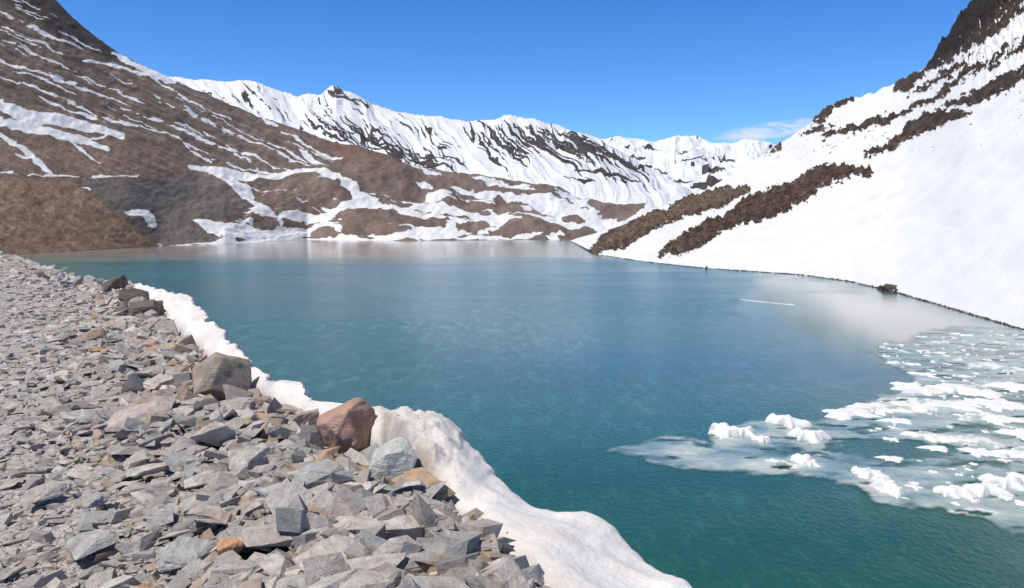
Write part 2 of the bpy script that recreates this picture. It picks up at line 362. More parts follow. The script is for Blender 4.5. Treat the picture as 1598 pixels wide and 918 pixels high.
# =====================================================  GROUND SHEET
m,t=newmat('lake_bed_ground');p=t.pos();t.out(Base_Color=t.mix(t.noise(p,.05,5),(.12,.1,.08),(.25,.22,.19)),Roughness=.95)
g=np.linspace(-9000,9000,13);GX,GY=np.meshgrid(g,g,indexing='ij')
addobj('ground',mesh_from('ground',np.stack([GX,GY,GX*0-4],-1),gridfaces(13,13),{},False,m),'structure','bare stony valley ground under the lake','ground')

# =====================================================  WATER
ICE=[(924,706),(975,690),(1050,678),(1105,690),(1125,668),(1200,655),(1290,652),(1330,632),(1400,612),(1425,592),(1390,575),(1350,548),(1380,532),(1450,515),(1520,508),(1600,512),(1800,560),(2000,640),(2300,900),(2000,1000),(1700,870),(1598,838),(1500,805),(1450,795),(1390,792),(1330,758),(1250,745),(1190,745),(1130,737),(1060,737),(1000,716)]
def build_water():
    xs=np.concatenate([np.linspace(-700,-120,60,endpoint=False),np.linspace(-120,120,240,endpoint=False),np.linspace(120,700,60)])
    ys=np.concatenate([np.linspace(-60,0,15,endpoint=False),np.linspace(0,120,160,endpoint=False),np.linspace(120,900,240)])
    GX,GY=np.meshgrid(xs,ys,indexing='ij');P=np.stack([GX,GY,0*GX],-1)
    X,Y=proj(P);Y=np.where(GY<4,1400,Y)
    c=.8*sst(408,398,Y+fbm(X/260,Y/14,3,3)*6)
    c=np.maximum(c,.92*sst(-30,20,polysdf(X,Y,[(1180,424),(1420,455),(1700,525),(1800,590),(1600,590),(1430,600),(1300,600),(1255,540),(1160,480)])+fbm(X/60,Y/14,3,4)*18))
    c=np.maximum(c,.8*sst(2,10,strokes(X,Y+fbm(X/60,Y/10,2,5)*5,[(10,(840,398),(900,402),(960,404)),(5,(700,395),(800,392))])))
    c=np.maximum(c,.5*sst(430,640,Y)*sst(700,1000,X)*sst(600,560,Y))
    c=np.maximum(c,.55*sst(560,680,Y))
    t1=A([.015,.106,.108]);t2=A([.013,.072,.058]);t3=A([.006,.084,.122])
    k=sst(520,800,Y)[...,None];col=t1*(1-k)+t2*k
    k=(np.exp(-((Y-570-(X-1000)*.02)/44)**2)*sst(600,950,X))[...,None]*.85;col=col*(1-k)+t3*k
    k=sst(412,392,Y)[...,None]*(.45+.55*sst(1000,500,X)[...,None])*.9;col=col*(1-k)+A([.24,.235,.215])*k  # pale far-shore reflection painted into the water colour
    k=sst(-10,30,polysdf(X,Y,[(1240,432),(1420,462),(1600,515),(1800,560),(1600,560),(1430,560),(1320,520)]))[...,None]*.75;col=col*(1-k)+A([.34,.34,.32])*k  # reflection of the right snow slope, painted as a pale patch
    k=(sst(-60,30,strokes(X,Y+fbm(X/90,Y/20,3,6)*12,[(40,(600,450),(760,500),(900,520)),(20,(700,410),(860,420))])))[...,None]*.35;col=col*(1-k)+A([.12,.23,.24])*k  # mid-lake sheen painted in as lighter teal
    N=X.size
    col=np.concatenate([col.reshape(-1,3),np.ones((N,1))],1)
    m,t=newmat('lake_water')
    calm=t.attr('calm');cc=t.attr('tint','Color')
    p1=t.pos((1,.6,1),(0,0,.3));p2=t.pos((.02,.06,1),(0,0,-.25))
    w1=t.noise(p1,8.5,4,.7,.4);w2=t.noise(p1,2.2,2,.5,.3);gust=t.noise(p2,1.0,4,.6,.6)
    rip=t.math('MULTIPLY',t.math('SUBTRACT',1.0,calm),t.map(gust,.35,.65,.4,1.0))
    h=t.math('ADD',w1,t.math('MULTIPLY',w2,.3))
    bump=t.n('ShaderNodeBump',ins={'Strength':t.map(rip,0,1,.05,1.0),'Distance':.045,'Height':h}).outputs[0]
    col2=t.mix(t.map(gust,.35,.7),cc,t.mix(1.0,cc,(1.5,1.35,1.35),'MULTIPLY'))  # gust sheen: base colour brightened along the noise
    wl=t.noise(t.pos((1.0,.30,1),(0,0,.12)),1.7,6,.85)
    col2=t.mix(t.math('MULTIPLY',t.map(wl,.50,.62),t.map(rip,0,1,0,1.0)),col2,t.mix(1.0,col2,(3.4,2.1,2.0),'MULTIPLY'))  # ripple sparkle painted as bright flecks in the base colour
    t.out(Base_Color=col2,Roughness=t.map(rip,0,1,.07,.2),IOR=1.33,Normal=bump,Specular_IOR_Level=.38)
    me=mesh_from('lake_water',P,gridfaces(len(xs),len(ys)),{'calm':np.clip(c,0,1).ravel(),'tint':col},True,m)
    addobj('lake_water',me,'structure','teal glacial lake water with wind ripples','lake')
build_water()

# =====================================================  ICE SHEET AND FLOES
def snow_material(name,c1,c2,scale,dirt=None,bd=.05):
    m,t=newmat(name);p=t.pos();n=t.noise(p,scale,6,.65);n2=t.noise(p,scale*.25,4,.6);n3=t.noise(p,scale*6,3,.6)
    c=t.mix(t.map(n,.35,.65),c1,c2)
    if dirt: 
        c=t.mix(t.map(n2,.45,.72,0,.7),c,dirt)
        dn=t.noise(p,scale*9,6,.85)
        dm=t.math('MULTIPLY',t.map(dn,.52,.72,0,.8),t.map(t.noise(p,scale*.9,4,.65),.42,.62,.05,.8))
        c=t.mix(dm,c,(.32,.275,.235))
        c=t.mix(t.math('MULTIPLY',t.attr('dirt'),t.map(n,.3,.6,.4,1.0)),c,(.31,.265,.225))
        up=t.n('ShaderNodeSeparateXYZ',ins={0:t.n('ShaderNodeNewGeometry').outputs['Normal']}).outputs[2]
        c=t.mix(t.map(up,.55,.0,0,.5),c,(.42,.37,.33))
    b=t.bump(t.math('ADD',n,t.math('MULTIPLY',n3,.3)),.8,bd)
    t.out(Base_Color=c,Roughness=.6,Normal=b,Specular_IOR_Level=.3);return m
def build_ice():
    xs=np.arange(1.5,46,.11);ys=np.arange(12,50,.11)
    GX,GY=np.meshgrid(xs,ys,indexing='ij');P=np.stack([GX,GY,0*GX+.012],-1)
    X,Y=proj(P)
    sd=polysdf(X+fbm(X/50,Y/25,4,401)*12,Y+fbm(X/50,Y/22,4,402)*7,ICE)
    a=sst(-2,6,sd)
    hole=fbm(GX/2.4,GY/1.2,5,403,.5)
    holes=strokes(X+fbm(X/30,Y/15,3,9)*14,Y+fbm(X/30,Y/15,3,8)*6,[(16,(1290,698),(1400,704),(1490,702)),(5,(1075,688),(1115,700)),(9,(1330,540),(1375,545)),(5,(1200,704),(1300,712)),(6,(1470,728),(1598,722)),(4,(1400,582),(1500,577)),(4,(1500,548),(1598,556)),(4,(1330,668),(1400,670)),(4,(1490,662),(1560,668)),(3,(1500,622),(1600,624))])
    holes=np.maximum(holes,(fbm(GX/1.5,GY/.8,4,409)-.42)*30*sst(4,14,sd))
    band=strokes(X+fbm(X/40,Y/20,3,19)*14,Y+fbm(X/40,Y/20,3,18)*8,[(12,(1320,642),(1400,636),(1500,640),(1640,650)),(9,(1410,610),(1500,604),(1640,606)),(9,(1430,682),(1500,684),(1560,700),(1640,712)),(9,(1470,770),(1540,766),(1640,752)),(5,(1400,598),(1460,592)),(5,(1460,565),(1540,572),(1640,580)),(4,(1440,540),(1520,532),(1640,540))])
    white=.27+hole*.40+.36*sst(-6,7,band)
    white+=.22*sst(0,14,strokes(X,Y,[(20,(940,705),(1040,698),(1130,722),(1250,732),(1330,750),(1460,780),(1598,815))]))
    a=a*np.clip(.58+white*.6,0,1)*(1-.9*sst(-3,6,holes))
    ok=a>.005;keep=(ok[:-1,:-1]|ok[1:,1:]|ok[1:,:-1]|ok[:-1,1:])
    P[...,2]+=(np.clip(white,0,1.2)*.03+.08*sst(.60,.78,white))*a
    f=gridfaces(len(xs),len(ys),keep)
    used=np.unique(f);rm=np.full(P.shape[0]*P.shape[1],-1);rm[used]=np.arange(len(used));f=rm[f]
    m,t=newmat('slush_ice')
    pp=t.pos((1,1.6,1));n=t.noise(pp,1.4,6,.65,.5);n3=t.noise(pp,7,4,.6)
    w=t.math('ADD',t.attr('white'),t.math('MULTIPLY',t.math('SUBTRACT',n,.5),1.2))
    w=t.math('ADD',w,t.math('MULTIPLY',t.math('SUBTRACT',n3,.5),.35))
    c=t.mix(t.map(w,.1,.6),(.15,.25,.245),(.42,.485,.475));c=t.mix(t.map(w,.66,.76),c,(.72,.73,.72))
    al=t.math('ADD',t.attr('cover'),t.math('MULTIPLY',t.math('SUBTRACT',n,.5),.8))
    al=t.map(al,.15,.7,0,.95)
    pr,o=t.out(Base_Color=c,Roughness=t.map(w,.3,.8,.2,.6),Normal=t.bump(w,.5,.02))
    t.nt.links.new(al,pr.inputs['Alpha'])
    me=mesh_from('ice_sheet',P.reshape(-1,3)[used],f,{'cover':a.ravel()[used],'white':white.ravel()[used]},True,m)
    addobj('ice_sheet',me,'structure','thin half sunken slush ice on the lake','ice')
    fm=snow_material('floe_snow',(.77,.77,.76),(.67,.68,.68),3,None,.015)
    def floe_mesh(seed,el,rough,basez=.6):
        nr,na=20,60
        th=np.linspace(0,2*np.pi,na,endpoint=False);rr=np.linspace(0,1,nr)**.6
        out=1+fbm(np.cos(th)*1.4+seed*3.1,np.sin(th)*1.4,4,seed,.5)*.75
        Rr=rr[:,None]*out[None,:];x=Rr*np.cos(th);y=Rr*np.sin(th)*el
        z=(basez+rough*fbm(x*1.1+seed,y*1.1,3,seed+5,.4))
        z=np.clip(z,.12,.9)*(1-rr[:,None]**5)
        z=z+.14*(1-rr[:,None]**14)
        x2=x[-1]*.9;y2=y[-1]*.9
        V=np.concatenate([np.stack([x,y,z],-1).reshape(-1,3),np.stack([x2,y2,x2*0-.5],-1)])
        fs=[]
        for i in range(nr):
            for k in range(na):
                k2=(k+1)%na;fs.append((i*na+k,(i+1)*na+k,(i+1)*na+k2,i*na+k2))
        return mesh_from('ice_floe',V,fs,{},True,fm)
    vars_=[floe_mesh(s,e,q) for s,e,q in [(1,.8,.5),(2,.7,.45),(3,.9,.35),(4,.6,.4),(5,.75,.3),(6,.65,.35),(8,.8,.35),(9,.7,.35)]]
    F0=[(1128,678,46,.31,0),(1160,677,34,.25,2),(1188,688,32,.2,4),(1232,662,56,.29,3),(1262,684,48,.29,2),(1218,657,32,.24,2),(1252,720,38,.24,4),(1264,726,28,.16,2),(1390,770,36,.26,0),(1360,742,44,.17,5),(1346,738,26,.17,2),(1378,752,30,.14,3),
        (1500,770,60,.2,3),(1540,768,56,.25,5),(1570,757,50,.25,2),(1596,752,50,.24,4),(1482,772,36,.18,2),(1450,682,64,.15,3),(1500,688,60,.12,5),(1530,708,60,.10,6),(1330,645,70,.14,5),(1372,640,80,.17,6),(1430,636,84,.18,4),(1490,634,84,.17,5),(1550,655,80,.13,6),
        (1440,610,70,.17,3),(1485,606,64,.17,5),(1420,602,36,.14,2),(1530,615,70,.17,4),(1580,606,64,.2,6),(1560,634,90,.17,6),(1310,652,44,.12,4),(1400,658,50,.10,7),(1598,680,70,.14,6),(1210,722,34,.08,6),(1590,710,66,.12,7),(1460,700,40,.08,7)]
    r=np.random.default_rng(5)
    nf=len(F0);Fx=list(F0);tries=0
    while len(Fx)<230 and tries<14000:
        tries+=1
        x=r.uniform(1345,1640);y=r.uniform(512,790)
        if r.random()<.6: y=r.uniform(512,650)
        if polysdf(A([x]),A([y]),ICE)[0]<6: continue
        if 1290<x<1500 and 688<y<715: continue
        w=r.uniform(6,40)*(.4+.6*(y-500)/200)*(.35+r.random()**2)
        if any(abs(x-a[0])<(w+a[2])*.40 and abs(y-a[1])<(w+a[2])*.10 for a in Fx): continue
        Fx.append((x,y,w,r.uniform(.05,.11),int(r.integers(0,8))))
    for k in range(7):
        Fx.append((1160+k*12,468+k*1.2+r.uniform(-.4,.4),r.uniform(10,20),.04,int(r.integers(4,8))))
    for i,(x,y,w,h,v) in enumerate(Fx):
        q=PZ(x,y,0.0);D=q[1];sz=w*D/F/2
        o=addobj('ice_floe',vars_[v],None,('chunky white ice floe floating on the teal lake' if i<nf else 'small flat white ice fragment in slushy water'),'ice floe','ice floes drifting on the lake')
        o.location=(q[0],q[1],-.02);o.scale=(sz,sz*1.25,h);o.rotation_euler=(0,0,r.uniform(-.4,.4)+(-.5 if (v==3 and y<670) else 0))
build_ice()

# =====================================================  BANK
ST=[ # inner px,py ; outer px,py ; z outer ; crest extra
 ((190,444),(198,439),4.44,.0),((214,458),(228,446),4.46,.0),((258,502),(294,463),4.48,.0),((310,550),(342,512),4.50,.0),((354,592),(392,566),4.50,.0),((398,625),(424,597),4.50,.0),((440,645),(470,595),4.49,.02),
 ((495,672),(508,625),4.48,.02),((555,695),(561,636),4.47,.02),((590,712),(602,650),4.46,.02),((614,732),(636,652),4.48,.19),((655,759),(690,652),4.48,.19),((692,782),(735,682),4.40,.10),((718,802),(770,742),4.24,.04),((767,850),(835,786),4.12,.05),
 ((805,890),(930,798),4.05,.09),((842,935),(980,859),3.98,.07),((885,1000),(1075,918),3.96,.07),((945,1100),(1180,1010),3.96,.06),((1055,1300),(1380,1200),3.96,.06)]
_inn=A([PZ(a[0],a[1],4.30)[:2] for a,b,z,c in ST])[::-1]
EDGE=np.concatenate([A([(9,-14),(4.2,-4)],float),_inn,A([(-14.9,26.5),(-28,44),(-60,80),(-110,130)],float)])
def edge_sd(x,y):
    best=np.full(np.shape(x),1e9);sg=np.zeros(np.shape(x))
    for i in range(len(EDGE)-1):
        (x0,y0),(x1,y1)=EDGE[i],EDGE[i+1];dx,dy=x1-x0,y1-y0
        t=np.clip(((x-x0)*dx+(y-y0)*dy)/(dx*dx+dy*dy),0,1)
        d=np.hypot(x-x0-t*dx,y-y0-t*dy);s=np.sign((x-x0)*dy-(y-y0)*dx)
        u=d<best;best=np.where(u,d,best);sg=np.where(u,s,sg)
    return best*sg
def bank_z(x,y):
    x=A(x,float);y=A(y,float);d=edge_sd(x,y)
    z=4.24+.08*np.exp(-((d+.8)/.6)**2)*sst(11,6,y)+fbm(x*.8,y*.8,4,501)*.05+fbm(x*.15,y*.15,2,502)*.06
    drop=np.where(d>0,.75*d+.06*d*d,0)
    drop=np.where(d>0,np.minimum(drop,9),0)
    return z-drop+np.where(d>0,fbm(x*.9,y*.9,3,503)*.18*np.clip(d,0,1),0)
def arcpts():
    seg=np.hypot(*np.diff(EDGE,axis=0).T);L=np.concatenate([[0],np.cumsum(seg)])
    s=np.concatenate([np.arange(0,12,.3),np.arange(12,40,.055),np.arange(40,74,.2),np.arange(74,L[-1],1.2)])
    x=np.interp(s,L,EDGE[:,0]);y=np.interp(s,L,EDGE[:,1])
    x=gs(x,8);y=gs(y,8)
    tx=gs(np.gradient(x),60);ty=gs(np.gradient(y),60);l=np.hypot(tx,ty)
    return x,y,ty/l,-tx/l
ex,ey,nx_,ny_=arcpts()
def build_bank():
    tt=np.concatenate([-np.geomspace(45,3,30,endpoint=False),np.arange(-3,.6,.05),np.arange(.6,8,.3)])
    x=ex[:,None]+nx_[:,None]*tt;y=ey[:,None]+ny_[:,None]*tt
    z=bank_z(x,y);dd=edge_sd(x,y)
    P=np.stack([x,y,z],-1)
    m,t=newmat('gravel_bank');p=t.pos()
    v=t.n('ShaderNodeTexVoronoi',feature='F1',ins={'Vector':p,'Scale':24.0,'Randomness':1.0});vo=t.n('ShaderNodeTexVoronoi',feature='F1',ins={'Vector':p,'Scale':70.0})
    n=t.noise(p,1.3,5,.6);n2=t.noise(p,40,4,.7)
    c=t.mix(t.n('ShaderNodeSeparateColor',ins={0:v.outputs['Color']}).outputs[0],(.36,.335,.31),(.55,.51,.47))
    c=t.mix(t.map(n,.4,.65,0,.6),c,(.55,.51,.475));c=t.mix(t.map(n2,.5,.78,0,.6),c,(.20,.18,.165))
    c=t.mix(t.attr('gap_dark'),c,(.13,.115,.10))  # ground darkened among the edge rocks: gap shade and dark debris in the colour
    h=t.math('ADD',t.math('MULTIPLY',v.outputs['Distance'],-1.2),t.math('MULTIPLY',vo.outputs['Distance'],-.5));h=t.math('ADD',h,t.math('MULTIPLY',n2,.3))
    t.out(Base_Color=c,Roughness=.95,Normal=t.bump(h,1.0,.03),Specular_IOR_Level=.2)
    me=mesh_from('gravel_bank',P,gridfaces(*x.shape)[:,::-1],{'gap_dark':(sst(-1.8,-.9,dd)*.8).ravel()},True,m)
    addobj('gravel_bank',me,'structure','pale grey gravel road shoulder above the lake','ground')
build_bank()

def build_berm():
    inn=A([PZ(a[0],a[1],4.30) for a,b,z,c in ST]);out=A([PZ(b[0],b[1],z) for a,b,z,c in ST]);cr=A([c for a,b,z,c in ST])
    u=np.concatenate([[0],np.cumsum(np.hypot(*np.diff(inn[:,:2]+out[:,:2],axis=0).T))]);U=np.linspace(0,u[-1],1100)
    def ip(M,n=8):
        return np.stack([gs(np.interp(U,u,M[:,k]),n) for k in range(M.shape[1])],-1)
    I=ip(inn);O=ip(out);C=ip(cr[:,None],5)[:,0]
    tg=np.gradient(O[:,:2],axis=0)
    tg=np.stack([gs(tg[:,i],40) for i in range(2)],-1)
    l=np.hypot(tg[:,0],tg[:,1])[:,None];tg/=l;nn=np.stack([-tg[:,1],tg[:,0]],-1)
    nn*=np.where((nn[:,:1]*.83+nn[:,1:]*.55)>0,1,-1)
    prof=[]
    nI=50
    for k in range(nI):
        t=k/(nI-1);tz=1-(1-t)**1.6
        p=I*(1-t)+O*t
        p=p.copy();p[:,2]=I[:,2]*(1-tz)+O[:,2]*tz+C*np.sin(np.pi*t**.85)**.55-(1-t)**9*.3
        prof.append(p)
    for dx,z in [(.02,-.02),(.035,-.06),(.045,-.12),(.055,-.2),(.08,-.32),(.14,-.5),(.26,-.8),(.45,-1.1),(.8,-1.6),(1.3,-2.1),(2,-2.7),(3,-3.5),(4.2,-4.3),(5.2,-5)]:
        p=O.copy();p[:,:2]+=nn*dx;p[:,2]+=z;prof.append(p)
    P=np.stack(prof,1)
    rim=fbm(P[:,nI-1,0]*2.2,P[:,nI-1,1]*2.2,4,611)*.09+np.abs(fbm(P[:,nI-1,0]*.9,P[:,nI-1,1]*.9,2,612))*-.07
    j=np.arange(P.shape[1])[None,:];wr=np.clip(j/(nI-1),0,1)**3
    P[...,0]+=rim[:,None]*wr*nn[:,None,0];P[...,1]+=rim[:,None]*wr*nn[:,None,1]
    x,y=P[...,0],P[...,1]
    X,Y=proj(P)
    lump=np.exp(-((X-655)/55)**2-((Y-690)/60)**2)
    # sculpted melt hollows running across the bank
    d=fbm(x*1.2,y*1.2,3,601)*.05+fbm(x*5,y*5,3,602)*.006-(np.abs(fbm(x*1.6,y*1.6,2,605)))*.04+.012
    P[...,2]+=d+lump*(fbm(x*6,y*6,5,609,.6)*.07)
    dirt=np.clip(sst(18,0,j)*.7+lump*.7+sst(590,605,X)*sst(645,620,X)*.9*sst(640,660,Y)*sst(770,740,Y),0,1)*np.ones(X.shape)
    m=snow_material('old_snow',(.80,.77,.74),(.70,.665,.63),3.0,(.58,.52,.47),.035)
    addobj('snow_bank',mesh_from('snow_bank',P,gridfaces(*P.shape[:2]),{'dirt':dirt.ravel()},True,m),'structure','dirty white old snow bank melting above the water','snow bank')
    return P,nI
berm,bI=build_berm()

# =====================================================  ROCKS
def slab(seed,thick=.4,n=6,mid=True):
    r=np.random.default_rng(seed);pts=[]
    tilt=r.uniform(-.35,.35,2);asp=r.uniform(.45,.85)
    base=np.linspace(0,2*np.pi,n,endpoint=False)+r.uniform(-.55,.55,n);rb=r.uniform(.5,1.0,n);sh=r.uniform(-.2,.2,2)
    drop=r.integers(n)
    for lev,sc in ((-.5,1.0),(.5,.80)):
        for i,(a,b) in enumerate(zip(base+r.uniform(-.2,.2,n),rb*r.uniform(.75,1.05,n)*sc)):
            if lev>0 and i==drop and n>4: continue
            x=b*np.cos(a)+sh[0]*(lev+.5);y=b*np.sin(a)*asp+sh[1]*(lev+.5)
            pts.append((x*.58,y*.58,(lev+ (tilt[0]*x+tilt[1]*y if lev>0 else 0))*thick+r.uniform(-.12,.12)*thick))
    if mid:
        for k in range(3):
            a=r.uniform(0,2*np.pi);pts.append((.58*np.cos(a),.58*asp*np.sin(a),r.uniform(-.35,.3)*thick))
    bm=bmesh.new()
    for p in pts: bm.verts.new(p)
    bmesh.ops.convex_hull(bm,input=bm.verts)
    bmesh.ops.delete(bm,geom=[v for v in bm.verts if not v.link_faces],context='VERTS')
    return bm
def chunk(seed,thick):
    r=np.random.default_rng(seed);bm=bmesh.new()
    for k in range(20):
        v=r.normal(size=3);v/=np.linalg.norm(v);v=np.sign(v)*np.abs(v)**.8
        v/=max(.85,np.max(np.abs(v)))
        bm.verts.new((v[0]*.52,v[1]*.45,v[2]*.5*thick))
    bmesh.ops.convex_hull(bm,input=bm.verts)
    bmesh.ops.delete(bm,geom=[v for v in bm.verts if not v.link_faces],context='VERTS')
    return bm
def bm_arrays(bm):
    bmesh.ops.triangulate(bm,faces=bm.faces);bm.verts.index_update()
    return A([v.co[:] for v in bm.verts]),A([[v.index for v in f.verts] for f in bm.faces])
def stone_mat(name,mode,cols=None):
    m,t=newmat(name);p=t.pos()
    if mode=='attr': base=t.attr('tint','Color');sc=14
    elif mode=='rand':
        rn=t.n('ShaderNodeObjectInfo').outputs['Random']
        cr=t.n('ShaderNodeValToRGB');cr.color_ramp.interpolation='CONSTANT'
        pal=[(.48,.455,.42),(.37,.37,.345),(.58,.52,.465),(.33,.30,.28),(.52,.455,.40),(.62,.565,.51),(.44,.385,.34),(.48,.475,.44),(.42,.31,.24),(.56,.50,.445),(.38,.395,.375),(.58,.53,.48),(.42,.42,.40),(.54,.48,.43),(.37,.325,.305),(.54,.33,.19),(.48,.45,.41),(.38,.41,.38),(.62,.575,.525),(.50,.42,.35)]
        e=cr.color_ramp.elements
        for i,c in enumerate(pal):
            el=e[i] if i<2 else e.new(i/len(pal))
            el.position=i/len(pal);el.color=c+(1,)
        t.nt.links.new(rn,cr.inputs[0]);base=cr.outputs[0];sc=9
    else: base=cols;sc=9
    n=t.noise(p,sc,7,.75);n2=t.noise(p,sc*.35,4,.6,1.0);n3=t.noise(p,sc*9,3,.6)
    v=t.map(n,.3,.7,.62,1.3);vv=t.n('ShaderNodeCombineColor',ins={0:v,1:v,2:v}).outputs[0]
    c=t.mix(1.0,base,vv,'MULTIPLY')
    c=t.mix(t.map(n2,.56,.72,0,.5),c,(.46,.34,.26))
    c=t.mix(t.map(n3,.6,.72,0,.4),c,(.17,.155,.14))
    lay=t.noise(t.pos((3,3,60),(.25,.15,0)),1.0,3,.6)
    h=t.math('ADD',n,t.math('MULTIPLY',n3,.25));h=t.math('ADD',h,t.math('MULTIPLY',lay,.35))
    t.out(Base_Color=c,Roughness=.85,Normal=t.bump(h,1.0,.03),Specular_IOR_Level=.3);return m
mrand=stone_mat('grey_slate','rand');mattr=stone_mat('rubble_stone','attr')
PAL=A([(.48,.45,.42),(.37,.36,.345),(.58,.52,.47),(.31,.285,.265),(.51,.445,.40),(.62,.56,.51),(.43,.38,.345),(.51,.475,.44),(.58,.52,.465),(.46,.33,.245),(.49,.44,.395),(.62,.57,.52),(.39,.40,.38),(.52,.36,.24)])
def rough_rock(seed,thick,n,disp=.008,cuts=3,bev=.008,mid=True,ch=False):
    bm=chunk(seed,thick) if ch else slab(seed,thick,n,mid)
    bmesh.ops.dissolve_limit(bm,angle_limit=math.radians(9),verts=bm.verts,edges=bm.edges)
    bmesh.ops.bevel(bm,geom=list(bm.edges),offset=bev,segments=1,affect='EDGES',clamp_overlap=True)
    bmesh.ops.triangulate(bm,faces=bm.faces)
    long=[e for e in bm.edges if e.calc_length()>.10]
    bmesh.ops.subdivide_edges(bm,edges=long,cuts=cuts,use_grid_fill=True)
    bmesh.ops.triangulate(bm,faces=bm.faces)
    bm.normal_update()
    co=A([v.co[:] for v in bm.verts]);no=A([v.normal[:] for v in bm.verts])
    k=(fbm(co[:,0]*5+seed,co[:,1]*5+co[:,2]*5,5,seed,.6))*disp
    lay=np.round((co[:,2]+co[:,0]*.1)/.06);kk=(h2(lay,lay*0,seed)-.5)*disp*1.6*(np.abs(no[:,2])<.6)*(0 if ch else 1)
    co=co+no*(k+kk)[:,None]
    for v,c in zip(bm.verts,co): v.co=c
    me=bpy.data.meshes.new('rock');bm.to_mesh(me);bm.free()
    return me
def build_rocks():
    variants=[]
    for i in range(34):
        me=rough_rock(100+i,random.choice([.08,.10,.13,.16,.2,.26,.36]),random.choice([4,4,5,5,6]),.012,3,.005,i%3==0)
        me.materials.append(mrand);variants.append(me)
    GR='broken rocks piled along the road edge'
    r=np.random.default_rng(11)
    hero=[(339,628,78,.9,(.34,.28,.22),'brownish grey upright boulder at the rubble edge',.3,901,1),
          (543,702,80,1.0,(.44,.27,.20),'large reddish brown boulder resting against the snow bank',.9,902,1),
          (608,758,78,.85,(.54,.55,.50),'pale grey rounded boulder beside the dirty snow',2.0,940,1),
          (497,785,96,.34,(.42,.435,.42),'bluish grey flat topped boulder in rubble',.2,904,0),
          (222,496,48,.5,(.15,.12,.10),'dark maroon boulder at the edge of the bank',.4,905,0),
          (172,456,40,.5,(.15,.12,.10),'small dark boulder on the bank edge',1.3,906,0),
          (203,474,42,.6,(.10,.085,.075),'blackish angular boulder above the water',2.3,931,1),(242,492,32,.6,(.12,.10,.09),'dark angular block beside the snow',.3,932,0),(190,488,34,.5,(.22,.19,.17),'small dark grey block in rubble',1.9,933,0),
          (395,650,70,.3,(.40,.30,.26),'maroon slab propped against the snow',1.0,907,0),
          (200,668,116,.15,(.52,.44,.39),'broad pale brown slab lying on gravel',.1,908,0),
          (745,890,56,.4,(.40,.33,.19),'lichen yellow rock near the snow edge',.5,909,1),
          (350,880,42,.5,(.60,.33,.18),'orange weathered rock among grey slate',.7,910,1),
          (330,700,74,.36,(.52,.47,.43),'pale wedge shaped rock standing in rubble',.9,911,0),
          (130,530,46,.4,(.34,.25,.19),'brown weathered rock on the gravel',.6,912,1),
          (415,872,160,.14,(.48,.42,.375),'long brown grey slab lying in rubble',.2,913,0),
          (625,864,180,.14,(.56,.51,.465),'large pale flat slab with split face',.4,914,0),
          (500,908,170,.16,(.56,.50,.45),'large pale broken slab on the bank',1.9,915,0),
          (705,864,92,.26,(.42,.42,.40),'grey angular slab leaning towards the snow',2.4,916,0),
          (390,744,110,.26,(.56,.51,.465),'light grey jagged slab pointing up',1.2,917,0),
          (120,860,100,.13,(.47,.45,.42),'grey slab half buried in gravel',.3,918,0),
          (265,893,105,.18,(.43,.43,.41),'bluish grey slate block on gravel',.8,919,0),
          (655,914,130,.16,(.40,.375,.35),'dark grey layered slab above the snow',.5,920,0),
          (470,672,60,.36,(.45,.37,.32),'brown angular rock leaning on the snow edge',.5,921,0),
          (430,694,80,.22,(.46,.41,.375),'grey brown slab tilted towards the water',2.2,922,0),(300,765,95,.13,(.56,.51,.465),'thin pale slate lying flat',1.7,923,0),
          (660,808,84,.2,(.44,.42,.40),'dark grey slab beside the snow wall',2.9,924,0),(560,844,90,.2,(.54,.50,.46),'grey angular slab in rubble',.9,925,0),
          (230,740,84,.14,(.54,.48,.43),'flat tan slate on the gravel',.5,926,0),(440,818,100,.2,(.45,.45,.42),'greenish grey slab wedged in rubble',2.6,927,0),(760,924,100,.2,(.48,.44,.41),'grey broken slab at the snow edge',1.4,928,0),
          (330,830,86,.2,(.52,.42,.36),'tan angular slab among slate',3.0,929,0),(560,932,116,.16,(.60,.545,.50),'pale flat slab lying in rubble',.2,930,0),
          (60,780,80,.14,(.52,.47,.43),'flat pale stone bedded in gravel',.9,941,0),(70,640,60,.16,(.50,.45,.41),'thin slate flake lying on gravel',2.0,942,0),(150,790,60,.18,(.44,.42,.40),'small grey slate flake on gravel',1.1,943,0)]
    placed=[];heroes=[]
    for (x,y,w,hr,c,lab,rot,sd,ch) in hero:
        q=PZ(x,y,4.30);D=q[1];sz=w*D/F
        me=rough_rock(sd,hr,5 if sd%2 else 6,.016,5,.016 if ch else .007,True,bool(ch));me.materials.append(stone_mat('boulder_stone','fix',c+(1,)))
        z=max(float(bank_z(q[0],q[1])),4.2)
        o=addobj('boulder',me,None,lab,'rock',GR)
        k=1.12
        o.location=(q[0],q[1]+sz*.3,z+hr*sz*.42+(.07 if not ch else .06));o.scale=(sz*k,)*3
        tl=.22 if not ch else .10
        o.rotation_euler=(r.uniform(-.05,tl)+(.10 if not ch else 0),r.uniform(-tl,tl),rot)
        placed.append((q[0],q[1]+sz*.2,sz*(.8 if ch else .5)))
        heroes.append((q[0],q[1]+sz*(.05),sz*(.7 if ch else .36)))
    n=0;tries=0
